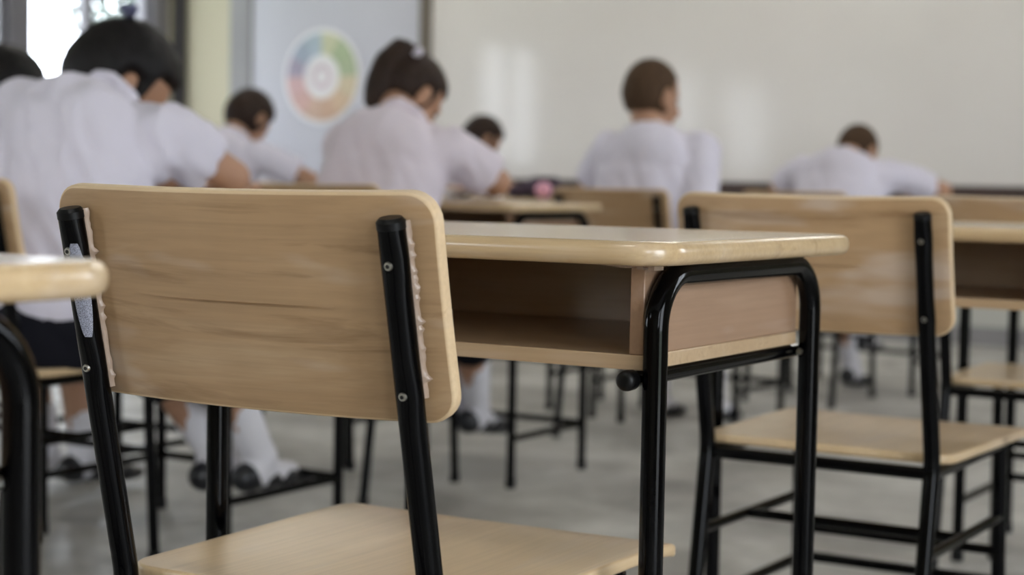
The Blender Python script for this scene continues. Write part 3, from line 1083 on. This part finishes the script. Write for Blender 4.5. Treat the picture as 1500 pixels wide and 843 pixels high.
# whiteboard with stile, tray
root = empty('whiteboard', (-6.13, YF, .835))
tag(root, 'long glossy whiteboard with brown frame across the front wall', 'whiteboard')
WW = 5.4
obj('writing_surface', boxbm(0, WW, -.03, -.005, 0, 1.25), M['whiteboard'], root, smooth=False)
bm = bmesh.new()
box(bm, -.085, 0, -.05, -.005, -.02, 1.30)
o = obj('left_stile', bm, M['stile'], root, smooth=False, bevel=.006)
obj('right_stile', boxbm(WW, WW + .085, -.05, -.005, -.02, 1.30), M['stile'], root, smooth=False, bevel=.006)
obj('top_rail', boxbm(0, WW, -.05, -.005, 1.25, 1.30), M['stile'], root, smooth=False, bevel=.006)
bm = bmesh.new()
box(bm, 0, WW, -.05, -.005, -.09, 0)
box(bm, 0, WW, -.11, -.05, -.09, -.065)
box(bm, 0, WW, -.115, -.105, -.09, -.045)
obj('pen_tray', bm, M['tray'], root, smooth=False, bevel=.004)

# display board with the colour wheel
root = empty('display_board', (-6.9, YF, .72))
tag(root, 'white display board with grey left edge left of the whiteboard', 'display board')
obj('panel', boxbm(-.675, .68, -.03, -.005, 0, 1.9), M['board_panel'], root, smooth=False)
obj('side_edge', boxbm(-.86, -.675, -.045, -.005, 0, 1.9), M['grey_board'], root, smooth=False, bevel=.006)
# wheel chart: ring of tinted sectors round a white hub
cols = [(196, 200, 150), (146, 170, 112), (150, 170, 118), (206, 184, 140), (200, 160, 118), (190, 140, 104),
        (196, 152, 124), (206, 150, 142), (212, 160, 162), (140, 128, 160), (134, 150, 178), (150, 172, 190)]
wm = [M['paper']] + [flat('chart tint %d' % i, srgb(*[int(v * .62 + 212 * .38) for v in c]), .7, .3, var=.12, vscale=20) for i, c in enumerate(cols)] + [flat('chart hub tint', srgb(214, 200, 208), .7, .3)]
bm = bmesh.new()
def ring_faces(r0, r1, mi, y, step=4):
    for k in range(12):
        for j in range(step):
            a0 = PI / 2 - 2 * PI * (k + j / step) / 12
            a1 = PI / 2 - 2 * PI * (k + (j + 1) / step) / 12
            vs = [bm.verts.new((r * math.cos(a), yy, r * math.sin(a))) for yy in (y, y + .004) for r, a in ((r0, a0), (r1, a0), (r1, a1), (r0, a1))]
            for q in ((0, 1, 2, 3), (7, 6, 5, 4), (0, 4, 5, 1), (1, 5, 6, 2), (2, 6, 7, 3), (3, 7, 4, 0)):
                fc = bm.faces.new([vs[i] for i in q])
                fc.material_index = mi if isinstance(mi, int) else mi[k]
ring_faces(.001, .312, 0, -.0345)
ring_faces(.145, .285, list(range(1, 13)), -.0385)
ring_faces(.045, .085, 13, -.0385)
wh = obj('wheel_chart', bm, wm, smooth=False, loc=(-6.985, YF, 1.475))
tag(wh, 'round pastel colour wheel chart on the white display board', 'chart')

# unseen fluorescent battens; those over the front half are added to brighten it
def make_lamp():
    root = empty('unseen_ceiling_lamp')
    obj('housing', boxbm(-.62, .62, -.06, .06, -.05, 0), M['lamp_metal'], root, smooth=False, bevel=.006)
    bm = bmesh.new()
    for sy in (-.035, .035):
        tube(bm, [(-.58, sy, -.066), (.58, sy, -.066)], .014, 12)
    obj('lamp_tube', bm, M['tube_light'], root)
    return root
m, nt, b = new_mat('lit fluorescent tube')
b.inputs['Emission Color'].default_value = (1, .98, .93, 1)
b.inputs['Emission Strength'].default_value = LAMP
M['tube_light'] = m
l0 = make_lamp()
for i, (x, y, lb) in enumerate(((-3.6, 7.9, 'added ceiling lamp over the middle of the whiteboard'), (-6.2, 7.9, 'added ceiling lamp before the display board'),
                               (-1.4, 7.9, 'added ceiling lamp over the right part of the whiteboard'), (-4.6, 5.0, 'added ceiling lamp over the middle rows, left'), (-1.8, 5.0, 'added ceiling lamp over the middle rows, right'),
                               (-1.15, .45, 'ceiling lamp over the nearest chair'))):
    c = l0 if i == 0 else copy_tree(l0)
    c.location = (x, y, HC_)
    tag(c, lb, 'lamp', 'fluorescent ceiling lamps')

# ------------------------------------------------------------------ outside
struct('ground', boxbm(-60, 40, -40, 50, -.6, -.3), M['lawn'])
def make_tree(seed):
    rnd = random.Random(seed)
    root = empty('tree')
    bm = bmesh.new()
    tube(bm, [(0, 0, 0), (.05, .03, 1.2), (-.05, .0, 2.4), (.02, .05, 3.8)], [.17, .13, .11, .06], 10)
    for k in range(7):
        a = rnd.random() * 6.28
        z = 1.6 + rnd.random() * 1.9
        l = .9 + rnd.random() * .9
        tube(bm, [(0, 0, z), (math.cos(a) * l * .5, math.sin(a) * l * .5, z + .35), (math.cos(a) * l, math.sin(a) * l, z + .9)], [.05, .035, .015], 7)
    obj('trunk', bm, M['bark'], root)
    bm = bmesh.new()
    cl = []
    for k in range(20):
        a = rnd.random() * 6.28
        rr = rnd.random() ** .5 * 1.5
        cl.append((Vector((math.cos(a) * rr, math.sin(a) * rr, 1.7 + rnd.random() * 2.8)), .4 + rnd.random() * .35))
    for k in range(3200):
        c, r_ = rnd.choice(cl)
        p = c + Vector((rnd.gauss(0, 1), rnd.gauss(0, 1), rnd.gauss(0, .8))).normalized() * r_ * rnd.random() ** .35
        s = .07 + rnd.random() * .07
        q = Euler((rnd.random() * 6.28, rnd.random() * 6.28, rnd.random() * 6.28)).to_matrix()
        vs = [bm.verts.new(p + q @ Vector(v)) for v in ((-s, 0, 0), (0, -s * .45, .01), (s, 0, 0), (0, s * .45, .01))]
        bm.faces.new(vs)
    f = obj('foliage', bm, M['leaf'], root, smooth=False)
    f['kind'] = 'stuff'
    return root
trees = [(-14.2, 15.45, 0, 'tree outside the window frame nearest the cream wall'),
         (-13.6, 10.0, 1.4, 'tree outside beside the second left window'),
         (-15.5, 6.0, 2.2, 'tree outside further along the left windows'),
         (-14.0, 2.0, 4.2, 'tree outside the rear left windows'),
         (-19.5, 21.9, 5.2, 'tree standing far beyond the front left window')]
t0 = make_tree(4)
for i, (x, y, a, l) in enumerate(trees):
    t = t0 if i == 0 else copy_tree(t0)
    t.location = (x, y, -.3)
    t.rotation_euler = (0, 0, a)
    tag(t, l, 'tree', 'trees outside the left windows')

# ------------------------------------------------------------------ light
w = bpy.data.worlds.new('sky')
scene.world = w
w.use_nodes = True
bg = w.node_tree.nodes['Background']
bg.inputs[0].default_value = (.86, .92, 1.0, 1)
bg.inputs[1].default_value = SKY
def portal(loc, rot, w_, h_):
    li = bpy.data.lights.new('window_daylight', 'AREA')
    li.shape = 'RECTANGLE'
    li.size = w_
    li.size_y = h_
    li.cycles.is_portal = True
    o = bpy.data.objects.new('window_daylight', li)
    COL.objects.link(o)
    o.location = loc
    o.rotation_euler = rot
MZ = (SILL + HEAD) / 2
for a, b in WIN_L:
    portal((XL - T - .02, (a + b) / 2, (SILL + head(a)) / 2), (0, R(-90), 0), head(a) - SILL, b - a)
for a, b in WIN_R:
    portal((XR_ + T + .02, (a + b) / 2, MZ), (0, R(90), 0), HEAD - SILL, b - a)
for a, b in WIN_B:
    portal(((a + b) / 2, YB - T - .02, MZ), (R(90), 0, 0), b - a, HEAD - SILL)
portal((XR_ + T + .02, (DOOR[0] + DOOR[1]) / 2, DOOR[2] / 2), (0, R(90), 0), DOOR[2], DOOR[1] - DOOR[0])

# ------------------------------------------------------------------ camera
cam = bpy.data.cameras.new('camera')
co = bpy.data.objects.new('camera', cam)
COL.objects.link(co)
cam.lens = 60.89
cam.sensor_width = 36.0
cam.clip_start = .05
cam.clip_end = 300
yaw, pitch, roll = R(31.5657), R(3.4122), R(1.0416)
F = Vector((-math.sin(yaw) * math.cos(pitch), math.cos(yaw) * math.cos(pitch), -math.sin(pitch)))
R0 = Vector((math.cos(yaw), math.sin(yaw), 0))
U0 = R0.cross(F)
RR = R0 * math.cos(roll) + U0 * math.sin(roll)
UU = U0 * math.cos(roll) - R0 * math.sin(roll)
co.matrix_world = Matrix.Translation((0, 0, .80)) @ Matrix((RR, UU, -F)).transposed().to_4x4()
cam.dof.use_dof = True
cam.dof.focus_distance = 1.55
cam.dof.aperture_fstop = 4.9
scene.camera = co

scene.view_settings.view_transform = 'Standard'
scene.view_settings.look = 'None'
scene.view_settings.gamma = 1
scene.view_settings.use_curve_mapping = False
scene.view_settings.exposure = 0.12
scene.cycles.use_denoising = True
scene.cycles.max_bounces = 8
scene.cycles.diffuse_bounces = 5
